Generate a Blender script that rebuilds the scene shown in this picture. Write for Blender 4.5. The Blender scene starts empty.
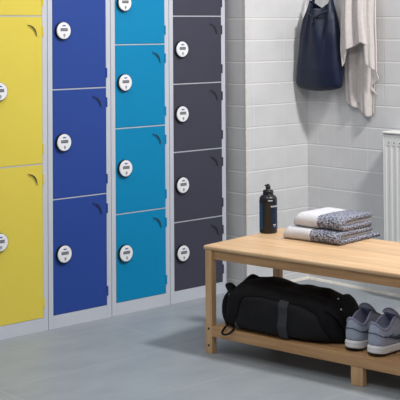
import bpy, bmesh, math, random
from mathutils import Vector, Matrix, noise
random.seed(7)
C = bpy.context.scene.collection
sc = bpy.context.scene
PI = math.pi

# ------------------------------------------------------------------ helpers
def lin(r, g, b):
    f = lambda v: (v/255/12.92) if v/255 <= .04045 else ((v/255+.055)/1.055)**2.4
    return (f(r), f(g), f(b), 1)

def mat(name, rgb, rough=.5, metal=0., noise_amt=0., noise_scale=20., bump=0., bump_scale=200., spec=.5, coat=0., stretch=(1,1,1), sheen=0.):
    m = bpy.data.materials.new(name); m.use_nodes = True
    nt = m.node_tree; N = nt.nodes; L = nt.links
    b = N['Principled BSDF']
    b.inputs['Base Color'].default_value = lin(*rgb)
    b.inputs['Roughness'].default_value = rough
    b.inputs['Metallic'].default_value = metal
    b.inputs['Specular IOR Level'].default_value = spec
    b.inputs['Coat Weight'].default_value = coat
    if sheen: b.inputs['Sheen Weight'].default_value = sheen
    tc = N.new('ShaderNodeTexCoord'); mp = N.new('ShaderNodeMapping'); mp.inputs['Scale'].default_value = stretch
    L.new(tc.outputs['Object'], mp.inputs['Vector'])
    if noise_amt:
        n = N.new('ShaderNodeTexNoise'); n.inputs['Scale'].default_value = noise_scale; n.inputs['Detail'].default_value = 5
        L.new(mp.outputs[0], n.inputs['Vector'])
        r = N.new('ShaderNodeMapRange'); r.inputs[1].default_value = .3; r.inputs[2].default_value = .7
        r.inputs[3].default_value = 1-noise_amt; r.inputs[4].default_value = 1+noise_amt
        L.new(n.outputs[0], r.inputs[0])
        mx = N.new('ShaderNodeVectorMath'); mx.operation = 'SCALE'; mx.inputs[0].default_value = lin(*rgb)[:3]
        L.new(r.outputs[0], mx.inputs['Scale']); L.new(mx.outputs[0], b.inputs['Base Color'])
    if bump:
        n2 = N.new('ShaderNodeTexNoise'); n2.inputs['Scale'].default_value = bump_scale; n2.inputs['Detail'].default_value = 3
        L.new(mp.outputs[0], n2.inputs['Vector'])
        bp = N.new('ShaderNodeBump'); bp.inputs['Strength'].default_value = bump; bp.inputs['Distance'].default_value = .004
        L.new(n2.outputs[0], bp.inputs['Height']); L.new(bp.outputs[0], b.inputs['Normal'])
    return m

def obj(name, bm, mats, parent=None, smooth=False, bevel=0., seg=2, subsurf=0, solid=0., angle=None):
    me = bpy.data.meshes.new(name)
    bmesh.ops.recalc_face_normals(bm, faces=bm.faces)
    bm.to_mesh(me); bm.free()
    o = bpy.data.objects.new(name, me); C.objects.link(o)
    for m in (mats if isinstance(mats, (list, tuple)) else [mats]): me.materials.append(m)
    if parent: o.parent = parent
    if smooth:
        for p in me.polygons: p.use_smooth = True
    if solid:
        s = o.modifiers.new('solid', 'SOLIDIFY'); s.thickness = solid; s.offset = 0
    if bevel:
        s = o.modifiers.new('bevel', 'BEVEL'); s.width = bevel; s.segments = seg; s.limit_method = 'ANGLE'; s.angle_limit = .6
    if subsurf:
        s = o.modifiers.new('sub', 'SUBSURF'); s.levels = subsurf; s.render_levels = subsurf
    return o

def thing(name, label, cat, loc=(0,0,0), rz=0., group=None):
    o = bpy.data.objects.new(name, None); C.objects.link(o)
    o.location = loc; o.rotation_euler = (0, 0, rz); o.empty_display_size = .05
    o['label'] = label; o['category'] = cat
    if group: o['group'] = group
    return o

def box(bm, x0, x1, y0, y1, z0, z1, mi=0):
    v = [bm.verts.new((x, y, z)) for z in (z0, z1) for y in (y0, y1) for x in (x0, x1)]
    for q in ((0,1,3,2), (4,6,7,5), (0,4,5,1), (2,3,7,6), (0,2,6,4), (1,5,7,3)):
        bm.faces.new([v[i] for i in q]).material_index = mi

def loft(bm, rings, closed=True, cap0=True, cap1=True, mi=0):
    R = [[bm.verts.new(p) for p in r] for r in rings]
    n = len(R[0])
    for a, b in zip(R, R[1:]):
        for i in range(n if closed else n-1):
            j = (i+1) % n
            bm.faces.new((a[i], a[j], b[j], b[i])).material_index = mi
    if closed and cap0: bm.faces.new(R[0][::-1]).material_index = mi
    if closed and cap1: bm.faces.new(R[-1]).material_index = mi
    return R

def disc_x(bm, x0, x1, r0, r1, cy, cz, n=28, mi=0, sy=1.):
    rs = []
    for x, r in ((x0, r0), (x1, r1)):
        rs.append([(x, cy+sy*r*math.cos(2*PI*i/n), cz+r*math.sin(2*PI*i/n)) for i in range(n)])
    loft(bm, rs, mi=mi)

def tube(bm, pts, r, n=8, mi=0, flat=1.):
    rings = []
    P = [Vector(p) for p in pts]
    for i, p in enumerate(P):
        t = (P[min(i+1, len(P)-1)] - P[max(i-1, 0)]).normalized()
        up = Vector((0, 0, 1)) if abs(t.z) < .9 else Vector((0, 1, 0))
        s = t.cross(up).normalized(); u = s.cross(t)
        rr = r[i] if isinstance(r, (list, tuple)) else r
        rings.append([p + s*rr*math.cos(2*PI*k/n) + u*rr*flat*math.sin(2*PI*k/n) for k in range(n)])
    loft(bm, rings, mi=mi)

def lathe(bm, prof, n=32, mi=0, cx=0, cy=0):
    loft(bm, [[(cx+r*math.cos(2*PI*i/n), cy+r*math.sin(2*PI*i/n), z) for i in range(n)] for r, z in prof], mi=mi)

def lerp(a, b, t): return a+(b-a)*t
def interp(tab, x):
    if x <= tab[0][0]: return tab[0][1]
    for (a, va), (b, vb) in zip(tab, tab[1:]):
        if x <= b: return lerp(va, vb, (x-a)/(b-a))
    return tab[-1][1]
def smooth(x): x = max(0, min(1, x)); return x*x*(3-2*x)

# ------------------------------------------------------------------ materials
TP = .0946; TZ = .5128            # tile pitch and a course height of the wall
def tile_mat(name, axis, off, pitch, rgb):
    m = bpy.data.materials.new(name); m.use_nodes = True
    nt = m.node_tree; N = nt.nodes; L = nt.links; b = N['Principled BSDF']
    tc = N.new('ShaderNodeTexCoord'); sp = N.new('ShaderNodeSeparateXYZ'); L.new(tc.outputs['Object'], sp.inputs[0])
    def line(sock, o, p, w):          # 1 on the tile, 0 in the joint
        a = N.new('ShaderNodeMath'); a.operation = 'SUBTRACT'; a.inputs[1].default_value = o - 50*p; L.new(sock, a.inputs[0])
        f = N.new('ShaderNodeMath'); f.operation = 'PINGPONG'; f.inputs[1].default_value = p/2; L.new(a.outputs[0], f.inputs[0])
        r = N.new('ShaderNodeMapRange'); r.inputs[1].default_value = w*.45; r.inputs[2].default_value = w; r.interpolation_type = 'SMOOTHSTEP'
        L.new(f.outputs[0], r.inputs[0]); return r.outputs[0]
    hz = line(sp.outputs['Z'], TZ, TP, .0042)
    vt = line(sp.outputs[axis], off, pitch, .0028)
    # vertical joints are filled almost flush and hardly read
    vt2 = N.new('ShaderNodeMapRange'); vt2.inputs[3].default_value = .5; L.new(vt, vt2.inputs[0])
    mn = N.new('ShaderNodeMath'); mn.operation = 'MINIMUM'; L.new(hz, mn.inputs[0]); L.new(vt2.outputs[0], mn.inputs[1])
    n = N.new('ShaderNodeTexNoise'); n.inputs['Scale'].default_value = 9; n.inputs['Detail'].default_value = 6; L.new(tc.outputs['Object'], n.inputs['Vector'])
    nr = N.new('ShaderNodeMapRange'); nr.inputs[1].default_value = .3; nr.inputs[2].default_value = .7; nr.inputs[3].default_value = .95; nr.inputs[4].default_value = 1.04
    L.new(n.outputs[0], nr.inputs[0])
    sc_ = N.new('ShaderNodeVectorMath'); sc_.operation = 'SCALE'; sc_.inputs[0].default_value = lin(*rgb)[:3]; L.new(nr.outputs[0], sc_.inputs['Scale'])
    mx = N.new('ShaderNodeMix'); mx.data_type = 'RGBA'; mx.inputs[6].default_value = lin(min(255, rgb[0]+14), min(255, rgb[1]+13), min(255, rgb[2]+11))
    L.new(mn.outputs[0], mx.inputs[0]); L.new(sc_.outputs[0], mx.inputs[7]); L.new(mx.outputs[2], b.inputs['Base Color'])
    n2 = N.new('ShaderNodeTexNoise'); n2.inputs['Scale'].default_value = 60; n2.inputs['Detail'].default_value = 4; L.new(tc.outputs['Object'], n2.inputs['Vector'])
    ad = N.new('ShaderNodeMath'); ad.operation = 'MULTIPLY_ADD'; ad.inputs[1].default_value = .12; L.new(n2.outputs[0], ad.inputs[0]); L.new(mn.outputs[0], ad.inputs[2])
    bp = N.new('ShaderNodeBump'); bp.inputs['Strength'].default_value = .55; bp.inputs['Distance'].default_value = .0025
    L.new(ad.outputs[0], bp.inputs['Height']); L.new(bp.outputs[0], b.inputs['Normal'])
    b.inputs['Roughness'].default_value = .38; b.inputs['Specular IOR Level'].default_value = .35
    return m
WALLC = (208, 208, 209)
M_tile_x = tile_mat('wall tiles facing the room', 'X', .0165, .0946, WALLC)
M_tile_y = tile_mat('wall tiles on the side walls', 'Y', 1.241, .0946*2, WALLC)

def floor_mat():
    m = bpy.data.materials.new('grey floor slabs'); m.use_nodes = True
    nt = m.node_tree; N = nt.nodes; L = nt.links; b = N['Principled BSDF']
    tc = N.new('ShaderNodeTexCoord'); sp = N.new('ShaderNodeSeparateXYZ'); L.new(tc.outputs['Object'], sp.inputs[0])
    outs = []
    for ax, o, p in (('X', .115, .39), ('Y', .235, .78)):
        a = N.new('ShaderNodeMath'); a.operation = 'SUBTRACT'; a.inputs[1].default_value = o-20*p; L.new(sp.outputs[ax], a.inputs[0])
        f = N.new('ShaderNodeMath'); f.operation = 'PINGPONG'; f.inputs[1].default_value = p/2; L.new(a.outputs[0], f.inputs[0])
        r = N.new('ShaderNodeMapRange'); r.inputs[1].default_value = .001; r.inputs[2].default_value = .004; L.new(f.outputs[0], r.inputs[0]); outs.append(r.outputs[0])
    mn = N.new('ShaderNodeMath'); mn.operation = 'MINIMUM'; L.new(outs[0], mn.inputs[0]); L.new(outs[1], mn.inputs[1])
    n = N.new('ShaderNodeTexNoise'); n.inputs['Scale'].default_value = 5; n.inputs['Detail'].default_value = 8; n.inputs['Roughness'].default_value = .62
    mp = N.new('ShaderNodeMapping'); mp.inputs['Scale'].default_value = (1.6, .8, 1); L.new(tc.outputs['Object'], mp.inputs[0]); L.new(mp.outputs[0], n.inputs['Vector'])
    cr = N.new('ShaderNodeValToRGB'); cr.color_ramp.elements[0].position = .32; cr.color_ramp.elements[1].position = .7
    cr.color_ramp.elements[0].color = lin(135, 142, 149); cr.color_ramp.elements[1].color = lin(149, 155, 160); L.new(n.outputs[0], cr.inputs[0])
    mx = N.new('ShaderNodeMix'); mx.data_type = 'RGBA'; mx.inputs[6].default_value = lin(154, 159, 163)
    L.new(mn.outputs[0], mx.inputs[0]); L.new(cr.outputs[0], mx.inputs[7]); L.new(mx.outputs[2], b.inputs['Base Color'])
    bp = N.new('ShaderNodeBump'); bp.inputs['Strength'].default_value = .25; bp.inputs['Distance'].default_value = .002; L.new(mn.outputs[0], bp.inputs['Height']); L.new(bp.outputs[0], b.inputs['Normal'])
    b.inputs['Roughness'].default_value = .45; b.inputs['Specular IOR Level'].default_value = .4
    return m
M_floor = floor_mat()

def wood_mat(name, base, dark, axis_scale=(1.2, 14, 14), plank=None):
    m = bpy.data.materials.new(name); m.use_nodes = True
    nt = m.node_tree; N = nt.nodes; L = nt.links; b = N['Principled BSDF']
    tc = N.new('ShaderNodeTexCoord'); mp = N.new('ShaderNodeMapping'); mp.inputs['Scale'].default_value = axis_scale; L.new(tc.outputs['Object'], mp.inputs[0])
    vec = mp.outputs[0]
    n = N.new('ShaderNodeTexNoise'); n.inputs['Scale'].default_value = 3.2; n.inputs['Detail'].default_value = 7; n.inputs['Roughness'].default_value = .6
    n.inputs['Distortion'].default_value = .5; L.new(vec, n.inputs['Vector'])
    cr = N.new('ShaderNodeValToRGB'); cr.color_ramp.elements[0].position = .3; cr.color_ramp.elements[1].position = .68
    cr.color_ramp.elements[0].color = lin(*dark); cr.color_ramp.elements[1].color = lin(*base); L.new(n.outputs[0], cr.inputs[0])
    col = cr.outputs[0]
    if plank:
        sp = N.new('ShaderNodeSeparateXYZ'); L.new(tc.outputs['Object'], sp.inputs[0])
        d = N.new('ShaderNodeMath'); d.operation = 'DIVIDE'; d.inputs[1].default_value = plank; L.new(sp.outputs['Y'], d.inputs[0])
        fl = N.new('ShaderNodeMath'); fl.operation = 'FLOOR'; L.new(d.outputs[0], fl.inputs[0])
        wn = N.new('ShaderNodeTexWhiteNoise'); wn.noise_dimensions = '1D'; L.new(fl.outputs[0], wn.inputs['W'])
        r = N.new('ShaderNodeMapRange'); r.inputs[3].default_value = .9; r.inputs[4].default_value = 1.06; L.new(wn.outputs['Value'], r.inputs[0])
        fr = N.new('ShaderNodeMath'); fr.operation = 'PINGPONG'; fr.inputs[1].default_value = .5; L.new(d.outputs[0], fr.inputs[0])
        jr = N.new('ShaderNodeMapRange'); jr.inputs[1].default_value = .0; jr.inputs[2].default_value = .03; jr.inputs[3].default_value = .8; L.new(fr.outputs[0], jr.inputs[0])
        mu = N.new('ShaderNodeMath'); mu.operation = 'MULTIPLY'; L.new(r.outputs[0], mu.inputs[0]); L.new(jr.outputs[0], mu.inputs[1])
        s = N.new('ShaderNodeVectorMath'); s.operation = 'SCALE'; L.new(col, s.inputs[0]); L.new(mu.outputs[0], s.inputs['Scale']); col = s.outputs[0]
    L.new(col, b.inputs['Base Color'])
    bp = N.new('ShaderNodeBump'); bp.inputs['Strength'].default_value = .08; bp.inputs['Distance'].default_value = .002; L.new(n.outputs[0], bp.inputs['Height']); L.new(bp.outputs[0], b.inputs['Normal'])
    b.inputs['Roughness'].default_value = .42; b.inputs['Specular IOR Level'].default_value = .4
    return m
M_wood = wood_mat('ash wood', (221, 188, 149), (196, 158, 117), plank=.0555)
M_wood_shade = wood_mat('ash wood with painted shade', (194, 155, 112), (164, 124, 84))  # same ash as the seat, darkened to paint in the shade beneath it
M_wood_leg = wood_mat('ash wood upright', (208, 172, 130), (182, 144, 102), axis_scale=(14, 14, 1.2))

M_frame = mat('pale grey powder coated steel', (188, 192, 201), .45, noise_amt=.02, noise_scale=8)
M_door = {k: mat(k+' powder coated door', c, .45, noise_amt=.015, noise_scale=6, bump=.03, bump_scale=900, spec=.22) for k, c in
          dict(yellow=(211, 193, 78), blue=(40, 68, 142), turquoise=(0, 127, 174), charcoal=(64, 64, 78)).items()}
M_gap = mat('dark gap', (22, 22, 26), .7)
M_lockblack = mat('black lock plastic', (22, 22, 26), .35)
M_lockwhite = mat('white lock plastic', (226, 227, 230), .35)
M_lockgrey = mat('grey lock plastic', (150, 152, 158), .4)
M_display = mat('dark dial window', (52, 54, 62), .3)
M_lockblue = mat('blue lock mark', (40, 80, 160), .4)

# ------------------------------------------------------------------ setting
def structure(name, bm, m):
    o = obj(name, bm, m); o['kind'] = 'structure'; return o
XW, YS, YB = .042, .999, 1.385
bm = bmesh.new(); box(bm, -.6, 5.2, -4.2, YB+.1, -.06, 0); structure('floor', bm, M_floor)
bm = bmesh.new(); box(bm, -.58, -.48, -4.2, YS, 0, 2.6); structure('wall_left', bm, M_tile_y)
# stub of wall past the lockers: its face to the lockers and its face to the room are two slabs
bm = bmesh.new(); box(bm, -.58, XW-.001, YS, YS+.05, 0, 2.6); structure('wall_return', bm, M_tile_x)
bm = bmesh.new(); box(bm, XW-.05, XW, YS+.05, YB, 0, 2.6); box(bm, XW-.0011, XW, YS+.001, YS+.05, 0, 2.6); structure('wall_stub', bm, M_tile_y)
bm = bmesh.new(); box(bm, -.58, 5.2, YB, YB+.1, 0, 2.6); structure('wall_back', bm, M_tile_x)
M_grout = mat('cream grout bead', (214, 205, 193), .6, noise_amt=.16, noise_scale=45)
M_seal = mat('cream sealant', (212, 207, 196), .6, noise_amt=.1, noise_scale=30)
bm = bmesh.new()
loft(bm, [[(XW-.001+.0028*math.cos(a), YS+.001+.0028*math.sin(a), z) for a in [2*PI*i/10 for i in range(10)]] for z in (0, 2.6)])
structure('trim_1', bm, M_grout)
def cove(pts_dir, name):
    (x0, y0), (x1, y1), (nx, ny) = pts_dir
    bm = bmesh.new()
    prof = [(0, 0), (.008, 0), (.0065, .004), (.004, .008), (.0, .011)]
    loft(bm, [[(x+nx*d, y+ny*d, z) for d, z in prof] for x, y in ((x0, y0), (x1, y1))])
    structure(name, bm, M_seal)
cove(((-.48, YS), (XW, YS), (0, -1)), 'baseboard_return')
cove(((XW, YS), (XW, YB), (1, 0)), 'baseboard_stub')
cove(((XW, YB), (5.2, YB), (0, -1)), 'baseboard_back')

# ------------------------------------------------------------------ lockers
DT = 1.757; DB = .05
def crescent(y0, z0, w, h, grow=0.):
    # outline of the curved vent in the door plane: tip at upper left, sweeping down to the right
    n = 12; outer = []; inner = []
    for i in range(n+1):
        t = i/n; a = t*PI/2
        cx_ = y0 + w*math.sin(a)**.9; cz_ = z0 - h*(1-math.cos(a))**.9
        th = max(.0004, (.0015 + .0060*math.sin(PI*min(1, t*.62+.18))**1.2) + grow)
        nx, nz = math.sin(a), math.cos(a)
        outer.append((cx_+nx*th*.5, cz_+nz*th*.5)); inner.append((cx_-nx*th*.9, cz_-nz*th*.9))
    return outer + inner[::-1]
def prism_x(bm, poly, x0, x1, mi=0, shrink=0.):
    cy = sum(p[0] for p in poly)/len(poly); cz = sum(p[1] for p in poly)/len(poly)
    a = [bm.verts.new((x0, y, z)) for y, z in poly]; b = [bm.verts.new((x1, y, z)) for y, z in poly]
    n = len(poly)
    for i in range(n): bm.faces.new((a[i], a[(i+1) % n], b[(i+1) % n], b[i])).material_index = mi
    bm.faces.new(b).material_index = mi; bm.faces.new(a[::-1]).material_index = mi

DIVZ = dict(yellow=[.627, 1.1835], blue=[.4875, .9035, 1.331], turquoise=[.3985, .7375, 1.070, 1.414], charcoal=[.332, .621, .9025, 1.1845, 1.471])
LOCKZ = dict(yellow=[.3575, .907], blue=[.2785, .702, 1.128], turquoise=[.2425, .579, .9195, 1.237], charcoal=[.2035, .4845, .7785, 1.047])
def make_locker(k, colour, tiers, label, word):
    y0, y1 = [(-.302, -.0), (0, .3003), (.3003, .6027), (.6027, .9195)][k+1]
    UW = y1-y0
    t = thing('locker', label, 'locker', (0, y0, 0), 0, 'tall steel lockers along the left wall')
    w = UW-.0012
    bm = bmesh.new(); D = .45; st = .0222
    # carcass: sides, back, top, base, front stiles and the bars between the doors
    box(bm, -D, 0, .0006, .0006+.0012, 0, 1.8); box(bm, -D, 0, w-.0012, w, 0, 1.8)
    box(bm, -D, -D+.0012, .0018, w-.0012, 0, 1.8); box(bm, -D+.0012, 0, .0018, w-.0012, 1.7985, 1.8)
    box(bm, -.02, 0, .0018, st, 0.0, 1.7985); box(bm, -.02, 0, w-st, w-.0012, 0.0, 1.7985)
    box(bm, -.02, 0, st, w-st, 0, DB); box(bm, -.02, 0, st, w-st, DT, 1.7985)
    g = .0022
    ZD = [DB] + DIVZ[colour] + [DT]
    for i in range(1, tiers):
        z = ZD[i]
        box(bm, -.02, -.0004, st, w-st, z-g, z+g); box(bm, -D+.0012, -.02, .0018, w-.0012, z-.0008, z+.0008)
    obj('carcass', bm, M_frame, t, bevel=.0006, seg=1)
    dm = M_door[colour]
    for i in range(tiers):
        za = ZD[i] + (g+.0006 if i else .001); zb = ZD[i+1] - (g+.0006 if i < tiers-1 else .001)
        bm = bmesh.new(); box(bm, -.018, .001, st+.0012, w-st-.0012, za, zb)
        d = obj('door', bm, dm, t, bevel=.0012, seg=2)
        zc = LOCKZ[colour][i] if i < len(LOCKZ[colour]) else (za+zb)/2; yc = (.0835 if colour == 'yellow' else .0665 if colour == 'blue' else .0635 if colour == 'turquoise' else .0615)
        # combination lock
        bm = bmesh.new()
        disc_x(bm, .001, .0125, .0345, .0335, yc, zc, 36, 0)
        disc_x(bm, .0125, .0150, .0322, .0305, yc, zc, 36, 1)
        disc_x(bm, .0150, .0152, .0275, .0275, yc, zc-.003, 36, 1)
        box(bm, .0150, .0158, yc-.0165, yc+.0165, zc-.0015, zc+.0095, 2)
        for q in range(4):
            yy = yc-.0122+q*.0081
            box(bm, .0158, .0168, yy-.0031, yy+.0031, zc+.0008, zc+.0072, 3 if q % 2 else 4)
            box(bm, .0168, .0170, yy-.0008, yy+.0008, zc+.0018, zc+.0062, 2)
        box(bm, .0150, .0156, yc-.0075, yc+.0035, zc+.0165, zc+.0215, 5); box(bm, .0150, .0156, yc+.0035, yc+.0075, zc+.0175, zc+.0205, 2)
        disc_x(bm, .0150, .0165, .0052, .0048, yc+.001, zc-.0165, 16, 4)
        box(bm, .0150, .0170, yc-.0004, yc+.0024, zc-.0245, zc-.0125, 3)
        lk = obj('combination_lock', bm, [M_lockblack, M_lockwhite, M_display, M_lockgrey, M_lockgrey, M_lockblue], d)
        lk['label'] = 'round white combination lock face on a black housing'
        # vent: a pressed curved louvre, a dark strip painting the shade inside its slot
        bm = bmesh.new()
        yv = w-st-.066; zv = zb-.0285
        prism_x(bm, crescent(yv, zv, .042, .043, .003), .001, .0040, 0)
        prism_x(bm, crescent(yv-.001, zv-.0025, .039, .040, -.0028), .0040, .0043, 1)
        obj('vent', bm, [dm, M_gap], d, bevel=.0006, seg=1)
        for zz in (za+.036, zb-.036-.038):
            bm = bmesh.new()
            box(bm, -.004, .0035, w-st-.0025, w-st+.0048, zz, zz+.038)
            obj('hinge', bm, dm, d, bevel=.0016, seg=2)
    return t
make_locker(-1, 'yellow', 3, 'yellow locker with three tall doors in a grey frame, leftmost of the row', 'yellow')
make_locker(0, 'blue', 4, 'dark blue locker with four doors between the yellow and turquoise lockers', 'blue')
make_locker(1, 'turquoise', 5, 'turquoise locker with five doors between the dark blue and charcoal lockers', 'turquoise')
make_locker(2, 'charcoal', 6, 'charcoal grey locker with six small doors at the tiled wall end', 'charcoal')

# ------------------------------------------------------------------ bench
BA = math.radians(7.8); BO = Vector((.6185, .2368, 0))
def BW(x, y, z=0): return (BO.x + x*math.cos(BA) - y*math.sin(BA), BO.y + x*math.sin(BA) + y*math.cos(BA), z)
BH = .374; BL_ = 1.31; BYF, BYB = -.019, .455
bench = thing('bench', 'low pale wooden bench with slatted shelf beneath its seat', 'bench', BW(0, 0, 0), BA)
bm = bmesh.new(); box(bm, .010, .010+BL_, BYF-.002, BYB, BH-.015, BH); obj('seat_top', bm, M_wood, bench, bevel=.006, seg=3)
LX = (.019, .010+BL_-.009-.029); LW = .029
FX = .622
for x in LX:
    for y in (BYF-.001, .372):
        bm = bmesh.new(); box(bm, x, x+LW, y, y+.026, 0, BH-.015)
        l = obj('leg', bm, M_wood_leg, bench, bevel=.002)
        for z in (.028, .086):
            bm = bmesh.new()
            yy = y if y < .2 else y+.026
            s = -1 if y < .2 else 1
            ring = [[(x+.0145+r*math.cos(2*PI*i/14), yy+s*d, z+r*math.sin(2*PI*i/14)) for i in range(14)] for r, d in ((.0042, -.004), (.0042, .0006), (.003, .0009))]
            loft(bm, ring); b = obj('bolt', bm, M_gap, l); b['label'] = 'small dark bolt head'
for y in (BYF+.009, .375):
    bm = bmesh.new(); box(bm, LX[0]+LW, LX[1], y, y+.016, BH-.015-.032, BH-.015); obj('apron', bm, M_wood_shade, bench, bevel=.002)
for x in (LX[0]+.004, LX[1]+.004):
    bm = bmesh.new(); box(bm, x, x+.021, BYF+.025, .372, BH-.015-.032, BH-.015); obj('apron', bm, M_wood_shade, bench, bevel=.002)
SZ0, SZ1 = .060, .096
for y in (BYF-.003, .398):
    bm = bmesh.new(); box(bm, LX[0]+LW if y < .2 else LX[0], LX[1] if y < .2 else LX[1]+LW, y, y+.028, SZ0, SZ1); obj('shelf_rail', bm, M_wood_shade, bench, bevel=.002)
for x in (LX[0]+.004, LX[1]+.004):
    bm = bmesh.new(); box(bm, x, x+.021, BYF+.025, .372, SZ0, SZ1-.019); obj('shelf_rail', bm, M_wood_shade, bench, bevel=.002)
bm = bmesh.new()
ya, yb_ = BYF+.030, .368
ns = 5; gp = .012; sw = (yb_-ya-gp*(ns-1))/ns
for i in range(ns):
    y = ya+i*(sw+gp); box(bm, LX[0]+LW*.9, LX[1]+.003, y, y+sw, SZ1-.018, SZ1)
obj('shelf', bm, M_wood_shade, bench, bevel=.0025)
for y in (BYF-.0015, .398):
    bm = bmesh.new(); box(bm, FX, FX+.045, y, y+.024, 0, SZ0); obj('foot', bm, M_wood_leg, bench, bevel=.002)

# ------------------------------------------------------------------ gym bag on the shelf
M_bag = mat('black nylon', (16, 16, 20), .75, noise_amt=.12, noise_scale=30, bump=.3, bump_scale=200, spec=.2)
M_bagpanel = mat('black ripstop', (20, 20, 25), .7, noise_amt=.1, noise_scale=40, bump=.25, bump_scale=400, spec=.25)
M_web = mat('charcoal webbing', (44, 45, 52), .7, bump=.4, bump_scale=500)
M_pipe = mat('grey piping', (70, 71, 78), .6)
M_rivet = mat('bright rivet', (210, 212, 216), .3, metal=.8)
gb = thing('gym_bag', 'black fabric gym bag lying on the bench shelf beside the trainers', 'bag', BW(.080, -.034, SZ1), BA+math.radians(4.2))
GL = .455
def gb_prof(t):
    # half depth, height, centre depth at fraction t of the length
    hw = .108*interp([(0, .50), (.03, .74), (.08, .88), (.2, .98), (.5, 1.02), (.8, .98), (.9, .88), (.96, .72), (1, .5)], t)
    h = interp([(0, .085), (.03, .120), (.08, .150), (.16, .164), (.25, .166), (.4, .164), (.55, .158), (.7, .152), (.85, .142), (.93, .128), (.97, .110), (1, .08)], t)
    return hw, h
def gb_pt(t, a, grow=0.):
    hw, h = gb_prof(t)
    c, s = math.cos(a), math.sin(a)
    e = .62
    y = .115 + (hw+grow)*math.copysign(abs(c)**e, c)
    z = h*.46 + (h*(.54 if s > 0 else .46)+grow)*math.copysign(abs(s)**((e+.05) if s > 0 else .42), s)
    x = t*GL
    # soft creases
    p = Vector((x*9, y*9, z*9)); n = noise.noise(p)*.011 + noise.noise(p*2.3)*.006 + noise.noise(Vector((x*9+z*22, y*30, z*38)))*.0065
    lean = .018*(1-z/.2)*(1 if t > .85 else 0)*(t-.85)/.15
    k = max(0, min(1, z/.03))
    return Vector((x+lean, y + c*n*k, max(.0005, z + (s*n if s > 0 else 0)*k)))
bm = bmesh.new(); NR = 40; NT = 44
tt = [smooth(i/NT)*.5+ (i/NT)*.5 for i in range(NT+1)]
loft(bm, [[gb_pt(t, 2*PI*j/NR) for j in range(NR)] for t in tt])
body = obj('bag_body', bm, M_bag, gb, smooth=True, subsurf=1)
# front pocket: a raised panel following the front face (a around PI = towards the viewer)
bm = bmesh.new()
us = [i/22 for i in range(23)]; vs = [i/10 for i in range(11)]
def pocket(u, v, g):
    t = lerp(.13, .94, u); lo, hi = PI+.72, PI-.50
    top = interp([(0, -.2), (.05, .55), (.14, .9), (.3, 1), (.75, 1), (.92, .8), (1, .3)], u)
    a = lerp(lo, lerp(lo, hi, max(.2, top)), v)
    e = math.sin(PI*min(1, max(0, u)))**.35 * math.sin(PI*min(1, max(0, v)))**.35
    return gb_pt(t, a, .001+g*e)
R = [[bm.verts.new(pocket(u, v, .012)) for u in us] for v in vs]
for a, b in zip(R, R[1:]):
    for i in range(22): bm.faces.new((a[i], a[i+1], b[i+1], b[i]))
pk = obj('front_pocket', bm, M_bagpanel, gb, smooth=True, subsurf=1)
bm = bmesh.new(); tube(bm, [pocket(u, 1, .012)+Vector((0, -.002, .001)) for u in us[1:]], .0022, 6); obj('piping', bm, M_bag, pk, smooth=True)
bm = bmesh.new(); tube(bm, [pocket(.035+.0*v, v, .012)+Vector((-.001+.012*(1-v), -.003, 0)) for v in vs[1:]], .0030, 6)
o = obj('piping', bm, M_pipe, pk, smooth=True); o['label'] = 'grey piping down the left end of the pocket'
# webbing strap up the front and over the top
bm = bmesh.new()
for tc_, a0, a1 in ((.605, PI+.78, PI-.50),):
    rr = []
    for i in range(15):
        a = lerp(a0, a1, i/14)
        rr.append([gb_pt(tc_-.034, a, .016), gb_pt(tc_+.034, a, .016), gb_pt(tc_+.034, a, .011), gb_pt(tc_-.034, a, .011)])
    loft(bm, rr)
o = obj('webbing_strap', bm, M_web, gb, bevel=.0006, seg=1); o['label'] = 'flat charcoal webbing strap up the front'
# raised corner flap at the upper left
bm = bmesh.new()
nn = 10; rows = []
for i in range(nn+1):
    u = i/nn
    row = []
    for j in range(9):
        v = j/8
        x = lerp(.012, .200, u); y = lerp(.050, .140, v)
        pk_ = interp([(0, .25), (.14, .60), (.27, 1), (.36, .90), (.6, .45), (1, .04)], u)
        z = .130 + .056*pk_*(.6+.4*v) - .012*(1-v) - (1-u)**6*.03
        row.append((x - .010*v, y, z + .003*math.sin(9*u+3*v)))
    rows.append(row)
loft(bm, rows, closed=False)
low = [[(x, y, .12) for x, y, z in r] for r in rows]
# close the flap down to the body
for edge in ([r[0] for r in rows], [r[-1] for r in rows], rows[0], rows[-1]):
    loft(bm, [edge, [(x + .006, min(max(y, .055), .135), .105) for x, y, z in edge]], closed=False)
bmesh.ops.remove_doubles(bm, verts=bm.verts, dist=.0005)
obj('top_flap', bm, M_bag, gb, smooth=True, subsurf=1)
# end cap with gathered loop at the left and strap loops hanging in front
bm = bmesh.new()
tube(bm, [(.020, .060, .125), (.004, .050, .105), (.000, .045, .065), (.006, .040, .030), (.016, .036, .012), (.030, .034, .008)], [.009, .010, .010, .010, .009, .006], 8, flat=.55)
obj('carry_loop', bm, M_bag, gb, smooth=True, subsurf=1)
bm = bmesh.new()
tube(bm, [(.040, .012, .020), (.028, .000, -.001), (.030, -.0125, -.010), (.045, -.0145, -.013), (.062, -.0125, -.008), (.066, .000, .000), (.07, .012, .012)], .0055, 8, flat=.7)
o = obj('carry_loop', bm, M_bag, gb, smooth=True, subsurf=1)
bm = bmesh.new()
tube(bm, [(.020, .11, .105), (.002, .09, .135), (.006, .065, .142), (.026, .048, .132), (.05, .035, .110)], [.014, .017, .017, .014, .010], 8, flat=.6)
obj('carry_loop', bm, M_bag, gb, smooth=True, subsurf=1)
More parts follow.
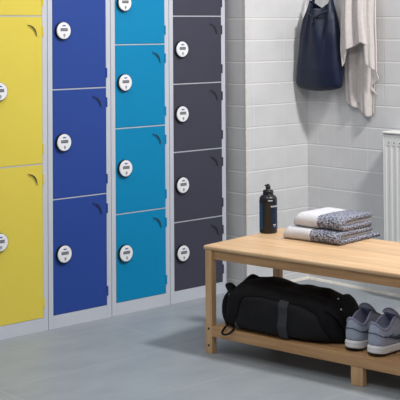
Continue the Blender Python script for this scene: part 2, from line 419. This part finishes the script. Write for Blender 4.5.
# right end flap with two rivets
bm = bmesh.new()
rows = []
for i in range(13):
    s = i/12
    row = []
    for j in range(7):
        v = j/6
        a = lerp(PI*.98, PI*.12, v)
        t = lerp(.90, 1.0, s)
        q = gb_pt(t, lerp(a, PI/2, .25), .005)
        row.append(q + Vector((.004+.020*smooth(s)*(1-.5*abs(v-.5)), 0, .004 - .05*s**3)))
    rows.append(row)
loft(bm, rows, closed=False)
fl = obj('end_flap', bm, M_bag, gb, smooth=True, subsurf=1, solid=.005)
for px_ in (rows[3][3], rows[7][2]):
    bm = bmesh.new()
    n_ = Vector((.75, -.55, .45)).normalized(); s_ = n_.cross(Vector((0, 0, 1))).normalized(); u_ = s_.cross(n_)
    P0 = Vector(px_)
    loft(bm, [[P0+n_*d+(s_*math.cos(2*PI*i/12)+u_*math.sin(2*PI*i/12))*r for i in range(12)] for d, r in ((-.004, .0030), (.004, .0030), (.0055, .002))])
    o = obj('rivet', bm, M_rivet, fl, smooth=True); o['label'] = 'small bright rivet'

# ------------------------------------------------------------------ trainers
M_up = mat('grey blue mesh fabric', (160, 168, 186), .8, noise_amt=.12, noise_scale=120, bump=.35, bump_scale=700)
M_lining = mat('lavender lining', (146, 149, 174), .85, noise_amt=.1, noise_scale=60, bump=.3, bump_scale=500)
M_mid = mat('white foam', (228, 228, 230), .55, noise_amt=.04, noise_scale=60)
M_out = mat('black rubber', (26, 26, 30), .6)
M_navy = mat('dark teal trim', (48, 66, 92), .5)
M_lace = mat('pale lace', (176, 180, 194), .8)
SL = .275
def foot_outline(s, grow=0.):
    # half widths (left, right) of the sole at fraction s of the length
    hl = interp([(0, .0), (.015, .014), (.05, .0245), (.12, .031), (.25, .032), (.45, .030), (.65, .039), (.78, .041), (.88, .036), (.95, .025), (.985, .013), (1, .0)], s)
    hr = interp([(0, .0), (.015, .014), (.05, .0245), (.12, .031), (.25, .031), (.45, .033), (.65, .042), (.78, .043), (.88, .037), (.95, .025), (.985, .013), (1, .0)], s)
    return hl, hr
NS = 26
ss = [.5-.5*math.cos(PI*i/NS) for i in range(NS+1)]
def outline_pts(scale=1., inset=0.):
    pts = []
    for s in ss[:-1]:
        pts.append((foot_outline(s)[1]*scale, s*SL))
    for s in ss[::-1][:-1]:
        pts.append((-foot_outline(s)[0]*scale, s*SL))
    cy = SL*.5
    if inset:
        out = []
        for x, y in pts: out.append((x*(1-inset/.045), cy+(y-cy)*(1-inset/(SL*.5))))
        return out
    return pts
OUT = outline_pts()
ND = len(OUT)
def sole_top(y): return interp([(0, .035), (.03, .031), (.10, .029), (.17, .025), (.25, .021), (.275, .025)], y)
def sole_bot(y): return interp([(0, .006), (.03, .001), (.10, 0), (.19, 0), (.24, .004), (.275, .015)], y)
def opening(i):
    # collar and throat outline, one point for each outline point
    x, y = OUT[i]
    s = y/SL
    yo = .010 + .165*s**.95
    wo = interp([(0, 0), (.02, .010), (.06, .019), (.15, .0265), (.35, .0275), (.55, .021), (.8, .016), (.95, .010), (1, 0)], s)
    xo = math.copysign(wo, x) if abs(x) > 1e-6 else 0
    zo = interp([(0, .106), (.02, .104), (.05, .096), (.10, .086), (.2, .080), (.32, .090), (.48, .110), (.62, .110), (.8, .096), (1, .080)], s)
    return Vector((xo, yo, zo))
def upper_pt(i, h, lift=0.):
    x, y = OUT[i]
    o = opening(i)
    b = Vector((x*.97, SL*.5+(y-SL*.5)*.975, sole_top(y)-.006))
    bulge = math.sin(PI*min(1, h*1.0))
    xx = lerp(b.x, o.x, h**1.35); yy = lerp(b.y, o.y, h**1.25 if y > .12 else h); zz = lerp(b.z, o.z, h**.82)
    d = Vector((x, (y-SL*.5)*.4, 0)); d = d.normalized() if d.length > 1e-6 else d
    return Vector((xx, yy, zz)) + d*(bulge*.0035+lift) + Vector((0, 0, lift*.3))
def make_trainer(loc, rz, label):
    t = thing('running_shoe', label, 'shoe', loc, rz, 'pair of grey running shoes on the bench shelf')
    bm = bmesh.new()
    rings = []
    for k, (f, g) in enumerate(((0, .94), (.12, 1.0), (.42, 1.03), (.52, 1.00), (.62, 1.03), (.92, 1.0), (1, .96))):
        rings.append([(x*g, SL*.5+(y-SL*.5)*(1+(g-1)*.45), lerp(sole_bot(y)+.004, sole_top(y), f)) for x, y in OUT])
    loft(bm, rings); obj('midsole', bm, M_mid, t, smooth=True)
    bm = bmesh.new()
    loft(bm, [[(x*g, SL*.5+(y-SL*.5)*(1+(g-1)*.4), sole_bot(y)+dz) for x, y in OUT] for g, dz in ((.9, 0), (.985, .001), (.995, .007), (.9, .009))])
    o = obj('outsole', bm, M_out, t, smooth=True); o['label'] = 'black rubber outsole'
    bm = bmesh.new()
    H = [i/9 for i in range(10)]
    rings = [[upper_pt(i, h) for i in range(ND)] for h in H]
    rim = rings[-1]
    def inw(q, k, dz): return Vector((q.x*k, lerp(.075, q.y, k), q.z+dz))
    loft(bm, rings, cap0=True, cap1=False)
    rings2 = [rim] + [[inw(q, k, dz) for q in rim] for k, dz in ((.93, .002), (.84, -.004), (.80, -.02), (.78, -.045))]
    loft(bm, rings2, cap0=False, cap1=True, mi=1)
    bmesh.ops.remove_doubles(bm, verts=bm.verts, dist=.0003)
    up = obj('upper', bm, [M_up, M_lining], t, smooth=True, subsurf=1)
    # tongue
    bm = bmesh.new(); rr = []
    for i in range(11):
        v = i/10
        y = lerp(.185, .092, v); z = lerp(.072, .133, smooth(v*.95)) ; wd = lerp(.012, .029, smooth(v*1.3))*(1 if v < .9 else lerp(1, .72, (v-.9)/.1))
        rr.append([(wd*math.cos(a), y+.009*math.sin(a)*.6, z+.008*math.sin(a)-.008*math.cos(a)**2) for a in [2*PI*j/14 for j in range(14)]])
    loft(bm, rr); o = obj('tongue', bm, M_lining, t, smooth=True, subsurf=1); o['label'] = 'lavender grey padded tongue'
    # padded heel collar
    bm = bmesh.new()
    seq = [i for i in range(ND) if OUT[i][1] < .62*SL]
    seq = [i for i in seq if i >= ND/2] + [i for i in seq if i < ND/2]
    tube(bm, [upper_pt(i, 1.0)+Vector((0, 0, -.001)) for i in seq], .0048, 8); obj('collar', bm, M_lining, t, smooth=True, subsurf=1)
    # laces
    bm = bmesh.new()
    for k in range(5):
        y = lerp(.118, .178, k/4); z = lerp(.110, .085, k/4); w_ = lerp(.026, .016, k/4)
        for sgn in (1, -1):
            tube(bm, [(-sgn*w_, y, z-.009), (-sgn*w_*.5, y+.003, z-.001), (0, y+.006, z+.001), (sgn*w_*.5, y+.009, z-.001), (sgn*w_, y+.012, z-.010)], .0022, 6)
    obj('laces', bm, M_lace, t, smooth=True)
    # dark curved mark on both flanks: thin tail by the heel, belly low, hook to the front
    for side in (1, -1):
        bm = bmesh.new()
        idx = [i for i in range(ND) if (OUT[i][0] > 0) == (side > 0) and abs(OUT[i][0]) > 1e-5]
        idx.sort(key=lambda i: OUT[i][1])
        def at(yv, h):
            for a, b in zip(idx, idx[1:]):
                if OUT[a][1] <= yv <= OUT[b][1]:
                    f = (yv-OUT[a][1])/(OUT[b][1]-OUT[a][1]); return upper_pt(a, h, .0036).lerp(upper_pt(b, h, .0036), f)
            return upper_pt(idx[-1], h, .0024)
        row = []
        for k in range(17):
            u = k/16; yv = lerp(.038, .150, u)
            mid = interp([(0, .60), (.3, .44), (.55, .29), (.72, .24), (.86, .32), (1, .58)], u)
            th = interp([(0, .02), (.3, .075), (.6, .13), (.75, .13), (.9, .08), (1, .01)], u)
            row.append([at(yv, mid-th*.62), at(yv, mid+th*.62)])
        loft(bm, row, closed=False)
        o = obj('emblem', bm, M_navy, up, smooth=True, solid=.0012); o['label'] = 'dark curved tick on the flank'
    # thin trim line round the heel
    bm = bmesh.new()
    seq = [i for i in range(ND) if OUT[i][1] < .10]
    seq = [i for i in seq if i >= ND/2] + [i for i in seq if i < ND/2]
    tube(bm, [upper_pt(i, .52, .0012) for i in seq], .0013, 6)
    obj('heel_seam', bm, M_navy, up, smooth=True)
    return t
make_trainer(BW(.602, .004, SZ1), BA+math.radians(2), 'grey running shoe on the bench shelf, the one next to the black bag')
make_trainer(BW(.690, -.006, SZ1), BA-math.radians(3), 'grey running shoe farther from the black bag, on the bench shelf')

# ------------------------------------------------------------------ drinks bottle
M_bot = mat('black bottle plastic', (20, 19, 20), .3, spec=.5)
M_botlab = mat('dark blue bottle print', (20, 34, 58), .4)
M_botblue = mat('blue bottle print', (34, 70, 108), .4)
M_botwhite = mat('white bottle print', (190, 196, 204), .5)
bt = thing('drinks_bottle', 'black plastic drinks bottle standing on the end of the bench', 'bottle', BW(.036, .325, BH), BA)
bt.scale = (1, 1, .90)
bm = bmesh.new()
lathe(bm, [(.0285, 0), (.0315, .002), (.033, .007), (.033, .125), (.0335, .128), (.0335, .131), (.033, .134), (.0325, .142), (.029, .150), (.021, .156), (.019, .157), (.019, .158)], 40)
obj('bottle_body', bm, M_bot, bt, smooth=True)
bm = bmesh.new()
lathe(bm, [(.0185, .157), (.0195, .159), (.0195, .172), (.0175, .175), (.012, .1765), (.0095, .178), (.0085, .184), (.0095, .186), (.0095, .192), (.0065, .194)], 28)
obj('cap', bm, M_bot, bt, smooth=True)
bm = bmesh.new(); lathe(bm, [(.0062, .193), (.0058, .199), (.004, .200)], 14); box(bm, -.014, -.002, -.004, .004, .1905, .1960); obj('spout', bm, M_bot, bt, bevel=.001, seg=2)
def wrap(bm, a0, a1, z0, z1, r, mi=0, n=8):
    n = max(2, int(abs(a1-a0)/.15)+1)
    row = []
    for i in range(n+1):
        a = lerp(a0, a1, i/n); c, s = math.cos(a), math.sin(a)
        row.append([(r*c, r*s, z0), (r*c, r*s, z1), ((r-.002)*c, (r-.002)*s, z1), ((r-.002)*c, (r-.002)*s, z0)])
    loft(bm, row, mi=mi)
D = math.radians
VA = -math.atan2(.672, .74) - BA          # the direction towards the camera, in the bottle's frame
bm = bmesh.new(); wrap(bm, VA-D(86), VA-D(42), .018, .122, .0333); o = obj('print', bm, M_botblue, bt); o['label'] = 'blue printed panel at the left'
bm = bmesh.new(); wrap(bm, VA+D(16), VA+D(84), .018, .122, .0333); pr = obj('print', bm, M_botlab, bt)
bm = bmesh.new()
a = VA+D(14)
for wdt in (6, 5, 7, 4, 6, 6, 5, 6):
    wrap(bm, a, a+D(wdt), .1085, .1145, .0336); a += D(wdt+2.2)
o = obj('lettering', bm, M_botwhite, pr); o['label'] = 'row of pale printed letters'
bm = bmesh.new()
a = VA+D(30)
for wdt in (7, 4, 7): wrap(bm, a, a+D(wdt), .034, .039, .0336); a += D(wdt+2)
o = obj('lettering', bm, M_botwhite, pr)
bm = bmesh.new()
a = VA+D(36)
for wdt in (5, 4): wrap(bm, a, a+D(wdt), .028, .031, .0336); a += D(wdt+2)
o = obj('lettering', bm, M_botwhite, pr)
bm = bmesh.new(); wrap(bm, VA-D(4), VA+D(26), .1335, .1375, .0336)
o = obj('lettering', bm, M_botwhite, pr); o['label'] = 'small pale printed marks'

# ------------------------------------------------------------------ folded towels
def towel_mat(name, boundary):
    m = bpy.data.materials.new(name); m.use_nodes = True
    nt = m.node_tree; N = nt.nodes; L = nt.links; b = N['Principled BSDF']
    tc = N.new('ShaderNodeTexCoord'); sp = N.new('ShaderNodeSeparateXYZ'); L.new(tc.outputs['Object'], sp.inputs[0])
    n = N.new('ShaderNodeTexNoise'); n.inputs['Scale'].default_value = 190; n.inputs['Detail'].default_value = 2; L.new(tc.outputs['Object'], n.inputs['Vector'])
    cr = N.new('ShaderNodeValToRGB'); cr.color_ramp.elements[0].position = .40; cr.color_ramp.elements[1].position = .62
    cr.color_ramp.elements[0].color = lin(62, 66, 86); cr.color_ramp.elements[1].color = lin(172, 174, 186); L.new(n.outputs[0], cr.inputs[0])
    cw = N.new('ShaderNodeValToRGB'); cw.color_ramp.elements[0].color = lin(188, 187, 192); cw.color_ramp.elements[1].color = lin(226, 225, 229); L.new(n.outputs[0], cw.inputs[0])
    lt = N.new('ShaderNodeMapRange'); lt.inputs[1].default_value = boundary-.002; lt.inputs[2].default_value = boundary+.002; L.new(sp.outputs['X'], lt.inputs[0])
    mx = N.new('ShaderNodeMix'); mx.data_type = 'RGBA'; L.new(lt.outputs[0], mx.inputs[0]); L.new(cw.outputs[0], mx.inputs[6]); L.new(cr.outputs[0], mx.inputs[7])
    L.new(mx.outputs[2], b.inputs['Base Color']); b.inputs['Roughness'].default_value = .95; b.inputs['Specular IOR Level'].default_value = .1
    bp = N.new('ShaderNodeBump'); bp.inputs['Strength'].default_value = .5; bp.inputs['Distance'].default_value = .003; L.new(n.outputs[0], bp.inputs['Height']); L.new(bp.outputs[0], b.inputs['Normal'])
    return m
M_dark_towel = mat('charcoal terry', (70, 73, 92), .95, noise_amt=.5, noise_scale=190, bump=.5, bump_scale=300, spec=.1)
M_fringe = mat('white towel edge', (222, 222, 226), .95, bump=.4, bump_scale=300, spec=.1)
def ribbon(bm, path, th, x0, x1, nx=26, seed=0., skew=0., amp=.0018, mi=0):
    # a strip of cloth of thickness th following path (y, z), running along x
    P = [Vector((0, y, z)) for y, z in path]; n = len(P); prof = []
    nor = []
    for i in range(n):
        t = (P[min(i+1, n-1)]-P[max(0, i-1)]).normalized(); nor.append(Vector((0, -t.z, t.y)))
    out = [P[i]+nor[i]*th/2 for i in range(n)]; inn = [P[i]-nor[i]*th/2 for i in range(n)]
    ring0 = out + inn[::-1]
    rings = []
    for k in range(nx+1):
        x = lerp(x0, x1, k/nx); rr = []
        for q in ring0:
            w = noise.noise(Vector((x*14+seed, q.y*11, q.z*30)))*amp
            sag = 1 - .06*math.sin(x*24+seed)
            rr.append((x + skew*q.y + .45*q.z*(1-k/nx), q.y + w*1.6, max(.0006, q.z*(1+.02*sag-.02) + w*min(1, q.z/.012))))
        rings.append(rr)
    loft(bm, rings, mi=mi)
def cfold(y0, y1, zb, zt, n=10):
    # from the back along the bottom, round the front, back along the top
    r = (zt-zb)/2; pts = [(y1-(y1-y0-r)*i/8, zb) for i in range(9)]
    for i in range(1, n): a = PI*i/n; pts.append((y0+r-r*math.sin(a), zb+r-r*math.cos(a)))
    pts += [(y0+r+(y1-y0-r)*i/8, zt) for i in range(9)]
    return pts
tw1 = thing('folded_towel', 'white and charcoal folded towel lying on the bench under another towel', 'towel', BW(.147, .262, BH), BA-math.radians(1), 'folded towels on the bench')
bm = bmesh.new(); ribbon(bm, cfold(.0, .205, .0095, .0365), .0175, .004, .252, seed=1); M_t1 = towel_mat('two tone terry lower', .128)
obj('towel_body', bm, M_t1, tw1, smooth=True)
bm = bmesh.new(); ribbon(bm, [(.012+i*.025, .0225) for i in range(9)], .009, .010, .246, seed=5); obj('inner_fold', bm, M_fringe, tw1, smooth=True)
bm = bmesh.new(); ribbon(bm, [(.040+i*.022, .006+.0035*(i/9)) for i in range(10)],   .012, -.012, .225, seed=9, skew=.16); o = obj('under_fold', bm, M_t1, tw1, smooth=True); o['label'] = 'charcoal back fold spreading past the right end'
tw2 = thing('folded_towel', 'white and charcoal folded towel lying on top of another towel', 'towel', BW(.158, .280, BH+.0460), BA-math.radians(1.5), 'folded towels on the bench')
bm = bmesh.new(); ribbon(bm, cfold(.0, .180, .0095, .0395), .0175, .026, .242, seed=3, skew=.0); M_t2 = towel_mat('two tone terry upper', .137)
obj('towel_body', bm, M_t2, tw2, smooth=True)
bm = bmesh.new(); ribbon(bm, [(.014+i*.0205, .0245) for i in range(9)], .0095, .030, .236, seed=6); obj('inner_fold', bm, M_fringe, tw2, smooth=True)

# ------------------------------------------------------------------ radiator
M_rad = mat('white radiator enamel', (226, 226, 224), .35)
rd = thing('radiator', 'white panel radiator on the tiled wall behind the bench', 'radiator', (.556, 1.30, 0))
RX = 1.0; RZ0, RZ1 = .14, .688
bm = bmesh.new()
# pressed front panel with vertical flutes
prof = []
x = .0
while x < RX-.001:
    prof += [(x, 0), (x+.009, 0), (x+.0135, .0022), (x+.0245, .0022)]; x += .029
prof.append((RX, 0))
loft(bm, [[(px, -.0+d, z) for px, d in prof] for z in (RZ0+.03, RZ1-.052)], closed=False)
loft(bm, [[(px, d*f, z) for px, d in prof] for z, f in ((RZ1-.052, 1), (RZ1-.044, 0), (RZ1, 0))], closed=False)
loft(bm, [[(px, d*f, z) for px, d in prof] for z, f in ((RZ0, 0), (RZ0+.022, 0), (RZ0+.03, 1))], closed=False)
box(bm, 0, RX, .010, .012, RZ0, RZ1)
obj('front_panel', bm, M_rad, rd)
bm = bmesh.new(); box(bm, -.003, -.0005, -.002, .072, RZ0, RZ1+.002); obj('side_panel', bm, M_rad, rd, bevel=.001)
bm = bmesh.new(); box(bm, RX+.0005, RX+.003, -.002, .072, RZ0, RZ1+.002); obj('side_panel', bm, M_rad, rd, bevel=.001)
bm = bmesh.new(); box(bm, -.006, RX+.006, -.006, .074, RZ1+.003, RZ1+.012)
obj('top_grille', bm, M_rad, rd, bevel=.003)
M_slot = mat('radiator slot', (128, 129, 130), .7)
for i in range(33):
    xx = .022+i*.029; bm = bmesh.new(); box(bm, xx, xx+.0065, -.0004, .001, RZ1-.037, RZ1-.031); obj('vent_slot', bm, M_slot, rd)
bm = bmesh.new()
for xx in (.12, RX-.15):
    bm = bmesh.new(); box(bm, xx, xx+.03, .012, YB-1.30, RZ0+.08, RZ1-.08); obj('bracket', bm, M_rad, rd)

# ------------------------------------------------------------------ hanging bag
M_navy_cloth = mat('navy nylon', (19, 28, 52), .45, noise_amt=.12, noise_scale=14, bump=.25, bump_scale=45, spec=.35)
M_cord = mat('navy cord', (18, 24, 44), .6)
hb = thing('drawstring_bag', 'navy blue nylon drawstring bag hanging against the tiled corner', 'bag', (.20, YB, .85))
HY = -.068
def hb_ring(v, n=56):
    # v: 0 bottom .. 1 top; local x around .20, z from .85
    z = v*.405
    xl = interp([(0, .069), (.07, .059), (.35, .076), (.62, .092), (.8, .108), (.95, .130), (1, .136)], v)-.011
    xr = interp([(0, .298), (.07, .308), (.35, .306), (.62, .296), (.8, .284), (.95, .266), (1, .262)], v)
    cx = (xl+xr)/2-.20; hx = (xr-xl)/2
    hy = interp([(0, .012), (.05, .034), (.25, .046), (.6, .040), (.85, .028), (1, .020)], v)
    pts = []
    for i in range(n):
        a = 2*PI*i/n; c, s = math.cos(a), math.sin(a)
        x = hx*math.copysign(abs(c)**.75, c); y = hy*math.copysign(abs(s)**.7, s)
        front = max(0, -s)
        up = smooth((v-.25)/.75)
        f = (.017*math.sin(x*70+2*v+.6) + .009*math.sin(x*150-3*v))*up
        f += .010*math.exp(-((x+.012-.045*(1-v))/.014)**2)*smooth((v-.3)/.4)
        f += noise.noise(Vector((x*12, v*4, 3)))*.006
        y -= front*f - .0
        dz = 0
        if v > .9: dz = -(v-.9)/.1*.040*(1-min(1, abs(x/hx)**1.3))
        if v < .12: dz = (1-v/.12)*.016*(abs(x)/hx)**2
        pts.append((cx+x, HY+y+(.0), z+dz))
    return pts
bm = bmesh.new(); loft(bm, [hb_ring(i/36) for i in range(37)], cap1=False)
bmesh.ops.recalc_face_normals(bm, faces=bm.faces)
hbb = obj('bag_body', bm, M_navy_cloth, hb, smooth=True, subsurf=1)
# gathered neck cord and the two cords up to the peg
bm = bmesh.new()
nk = [(-.068, -.10, .352), (-.040, -.106, .345), (-.012, -.112, .333), (.0, -.116, .325), (.014, -.112, .336), (.040, -.106, .348), (.064, -.098, .356)]
tube(bm, nk, .0055, 8); obj('neck_cord', bm, M_cord, hb, smooth=True, subsurf=1)
bm = bmesh.new()
tube(bm, [(-.004, -.114, .335), (-.014, -.122, .318), (-.010, -.124, .300), (.004, -.122, .306), (.004, -.116, .326)], [.006, .008, .007, .006, .006], 8); obj('knot', bm, M_cord, hb, smooth=True, subsurf=1)
for sx in (-1, 1):
    bm = bmesh.new()
    x0 = -.060 if sx < 0 else .058
    rr = []
    for i in range(9):
        f = i/8
        x = lerp(x0, sx*.016, f); z = lerp(.375, .640, f); wd = lerp(.017, .006, smooth(f*1.2)); y = lerp(HY, -.012, smooth(f))
        rr.append([(x-wd, y, z), (x, y-.004, z), (x+wd, y, z), (x, y+.004, z)])
    loft(bm, rr); obj('shoulder_cord', bm, M_navy_cloth, hb, smooth=True, subsurf=1)

# ------------------------------------------------------------------ hanging towel
M_beige = mat('beige cotton', (198, 191, 188), .95, noise_amt=.06, noise_scale=60, bump=.35, bump_scale=350, spec=.1, sheen=.2)
M_beige_in = mat('beige cotton inner side', (196, 186, 180), .95, noise_amt=.06, noise_scale=60, bump=.35, bump_scale=350, spec=.1)
ht = thing('hanging_towel', 'beige cotton towel hanging in folds on the wall beside navy bag', 'towel', (.354, YB, .75))
def PX(p): return .106+(p-310)*.0059 - .354
def PZ(y): return 1.255-.00434*y - .75
def sheet(bm, left, right, bottom, ybase, folds, nu=40, nv=46, top=.70, close_z=.52, mi=0, phase=0.):
    rows = []
    for j in range(nv+1):
        v = j/nv; row = []
        for i in range(nu+1):
            u = i/nu
            zb = bottom(u)
            z = lerp(zb, top, v)
            xl, xr = interp(left, -z), interp(right, -z)
            x = lerp(xl, xr, u)
            if z > close_z: x = lerp(x, 0, .80*smooth((z-close_z)/(top-close_z)))
            amp = sum(a*math.sin(2*PI*(f*u+ph+.12*v*w)) for a, f, ph, w in folds)
            damp = lerp(1, .35, smooth((z-.45)/.25))
            y = ybase + amp*damp + noise.noise(Vector((u*5+phase, z*7, 2)))*.004
            y = lerp(y, -.014, .9*smooth((z-close_z)/(top-close_z)))
            row.append((x - .93*(ybase+.05)*(1-smooth((z-close_z)/(top-close_z)) if z > close_z else 1), min(y, -.006), z))
        rows.append(row)
    loft(bm, rows, closed=False, mi=mi)
def tab(pts): return lambda u: interp(pts, u)
L_ = lambda pts: sorted([(-PZ(y), PX(p)) for p, y in pts])
# back layer, hanging lowest
bm = bmesh.new()
sheet(bm, L_([(343, -30), (341, 40), (342, 75), (343, 95), (344, 103), (348, 120)]), L_([(374, -30), (374, 60), (372, 90), (371, 120)]),
      tab([(0, PZ(98)), (.10, PZ(105)), (.22, PZ(106)), (.38, PZ(108)), (.6, PZ(112)), (.85, PZ(117)), (1, PZ(114))]), -.026, [(.010, 2.2, .15, .35), (.005, 4.2, .3, .8)])
obj('back_layer', bm, M_beige, ht, smooth=True, solid=.005, subsurf=1)
# front layer: left panel with its hem drawn up to the middle
bm = bmesh.new()
sheet(bm, L_([(343, -30), (341, 20), (340, 50), (341.5, 68)]), L_([(363, -30), (363, 20), (365, 47)]),
      tab([(0, PZ(68)), (.10, PZ(63)), (.25, PZ(52)), (.5, PZ(47)), (.85, PZ(43)), (1, PZ(46))]), -.088, [(.010, 2.1, .05, .25), (.005, 3.7, .4, .6), (.003, 6.3, .7, .3)], nu=36)
obj('front_fold', bm, M_beige, ht, smooth=True, solid=.007, subsurf=1)
bm = bmesh.new()
sheet(bm, L_([(361, -30), (361, 20), (361.5, 45), (363, 63), (366, 90)]), L_([(373, -30), (373.5, 30), (374, 76)]),
      tab([(0, PZ(60)), (.12, PZ(63)), (.3, PZ(65)), (.7, PZ(69)), (1, PZ(73))]), -.074, [(.008, 1.0, .35, .2), (.003, 2.4, .1, .4)], nu=26)
obj('front_fold', bm, M_beige, ht, smooth=True, solid=.007, subsurf=1)
# fluttering edge of the inner layer at the lower right, strips of the inner layer at the lower left
bm = bmesh.new()
sheet(bm, L_([(359, 30), (359, 75), (360, 86), (361, 93)]), L_([(368, 30), (368, 66), (372, 79), (366.5, 85), (365, 87), (367, 90), (370, 94)]),
      tab([(0, PZ(90)), (.5, PZ(91)), (1, PZ(94))]), -.058, [(.012, .8, .1, .9), (.002, 2.6, .1, .5)], nu=20, nv=36, top=PZ(40), close_z=9)
obj('side_fold', bm, M_beige, ht, smooth=True, solid=.005, subsurf=1)
bm = bmesh.new()
sheet(bm, L_([(341, 30), (341, 60), (344, 78), (347, 92)]), L_([(346, 30), (346, 70), (349, 92)]),
      tab([(0, PZ(82)), (.5, PZ(89)), (1, PZ(93))]), -.068, [(.014, .5, .5, 0)], nu=12, nv=24, top=PZ(40), close_z=9)
obj('side_fold', bm, M_beige, ht, smooth=True, solid=.005, subsurf=1)
bm = bmesh.new()
sheet(bm, L_([(351, 30), (351, 70), (350.5, 103)]), L_([(357.5, 30), (357, 70), (358, 100)]),
      tab([(0, PZ(103)), (.4, PZ(104)), (1, PZ(94))]), -.060, [(.016, .5, .5, 0)], nu=12, nv=30, top=PZ(36), close_z=9)
obj('side_fold', bm, M_beige, ht, smooth=True, solid=.005, subsurf=1)

# ------------------------------------------------------------------ light
W = bpy.data.worlds.new('room light'); sc.world = W; W.use_nodes = True
W.node_tree.nodes['Background'].inputs[0].default_value = lin(232, 238, 246); W.node_tree.nodes['Background'].inputs[1].default_value = .27
def area(name, loc, target, sx, sy, power, rgb=(252, 250, 248)):
    l = bpy.data.lights.new(name, 'AREA'); l.shape = 'RECTANGLE'; l.size = sx; l.size_y = sy; l.energy = power; l.color = lin(*rgb)[:3]
    o = bpy.data.objects.new(name, l); C.objects.link(o); o.location = loc
    o.rotation_euler = (Vector(target)-Vector(loc)).to_track_quat('-Z', 'Y').to_euler(); return o
area('ceiling_lamp', (2.1, .72, 2.6), (.9, .95, .6), .26, .26, 62)
area('ceiling_lamp', (.80, -.35, 2.6), (.9, .4, 0), .5, .9, 13)
area('ceiling_lamp', (2.6, -1.6, 2.6), (1.2, -.2, .6), 1.2, .6, 25)

# ------------------------------------------------------------------ camera
cam = bpy.data.cameras.new('camera'); co = bpy.data.objects.new('camera', cam); C.objects.link(co); sc.camera = co
F = 1202.18; CX, CY = 209.30, 6.649
r = Vector((.67182643, .7406793, -.00658977)); u = Vector((.01730163, -.00679789, .99982721)); f = Vector((-.74050652, .67182436, .01738196))
m = Matrix((r, u, -f)).transposed().to_4x4(); m.translation = Vector((3.78266, -2.60359, 1.13644)); co.matrix_world = m
cam.sensor_fit = 'HORIZONTAL'; cam.sensor_width = 36; cam.lens = F/400*36; cam.clip_start = .05
cam.shift_x = -(CX-200)/400; cam.shift_y = (CY-200)/400

vs_ = sc.view_settings
vs_.view_transform = 'Standard'; vs_.look = 'None'; vs_.gamma = 1; vs_.use_curve_mapping = False; vs_.exposure = 0.
sc.display_settings.display_device = 'sRGB'
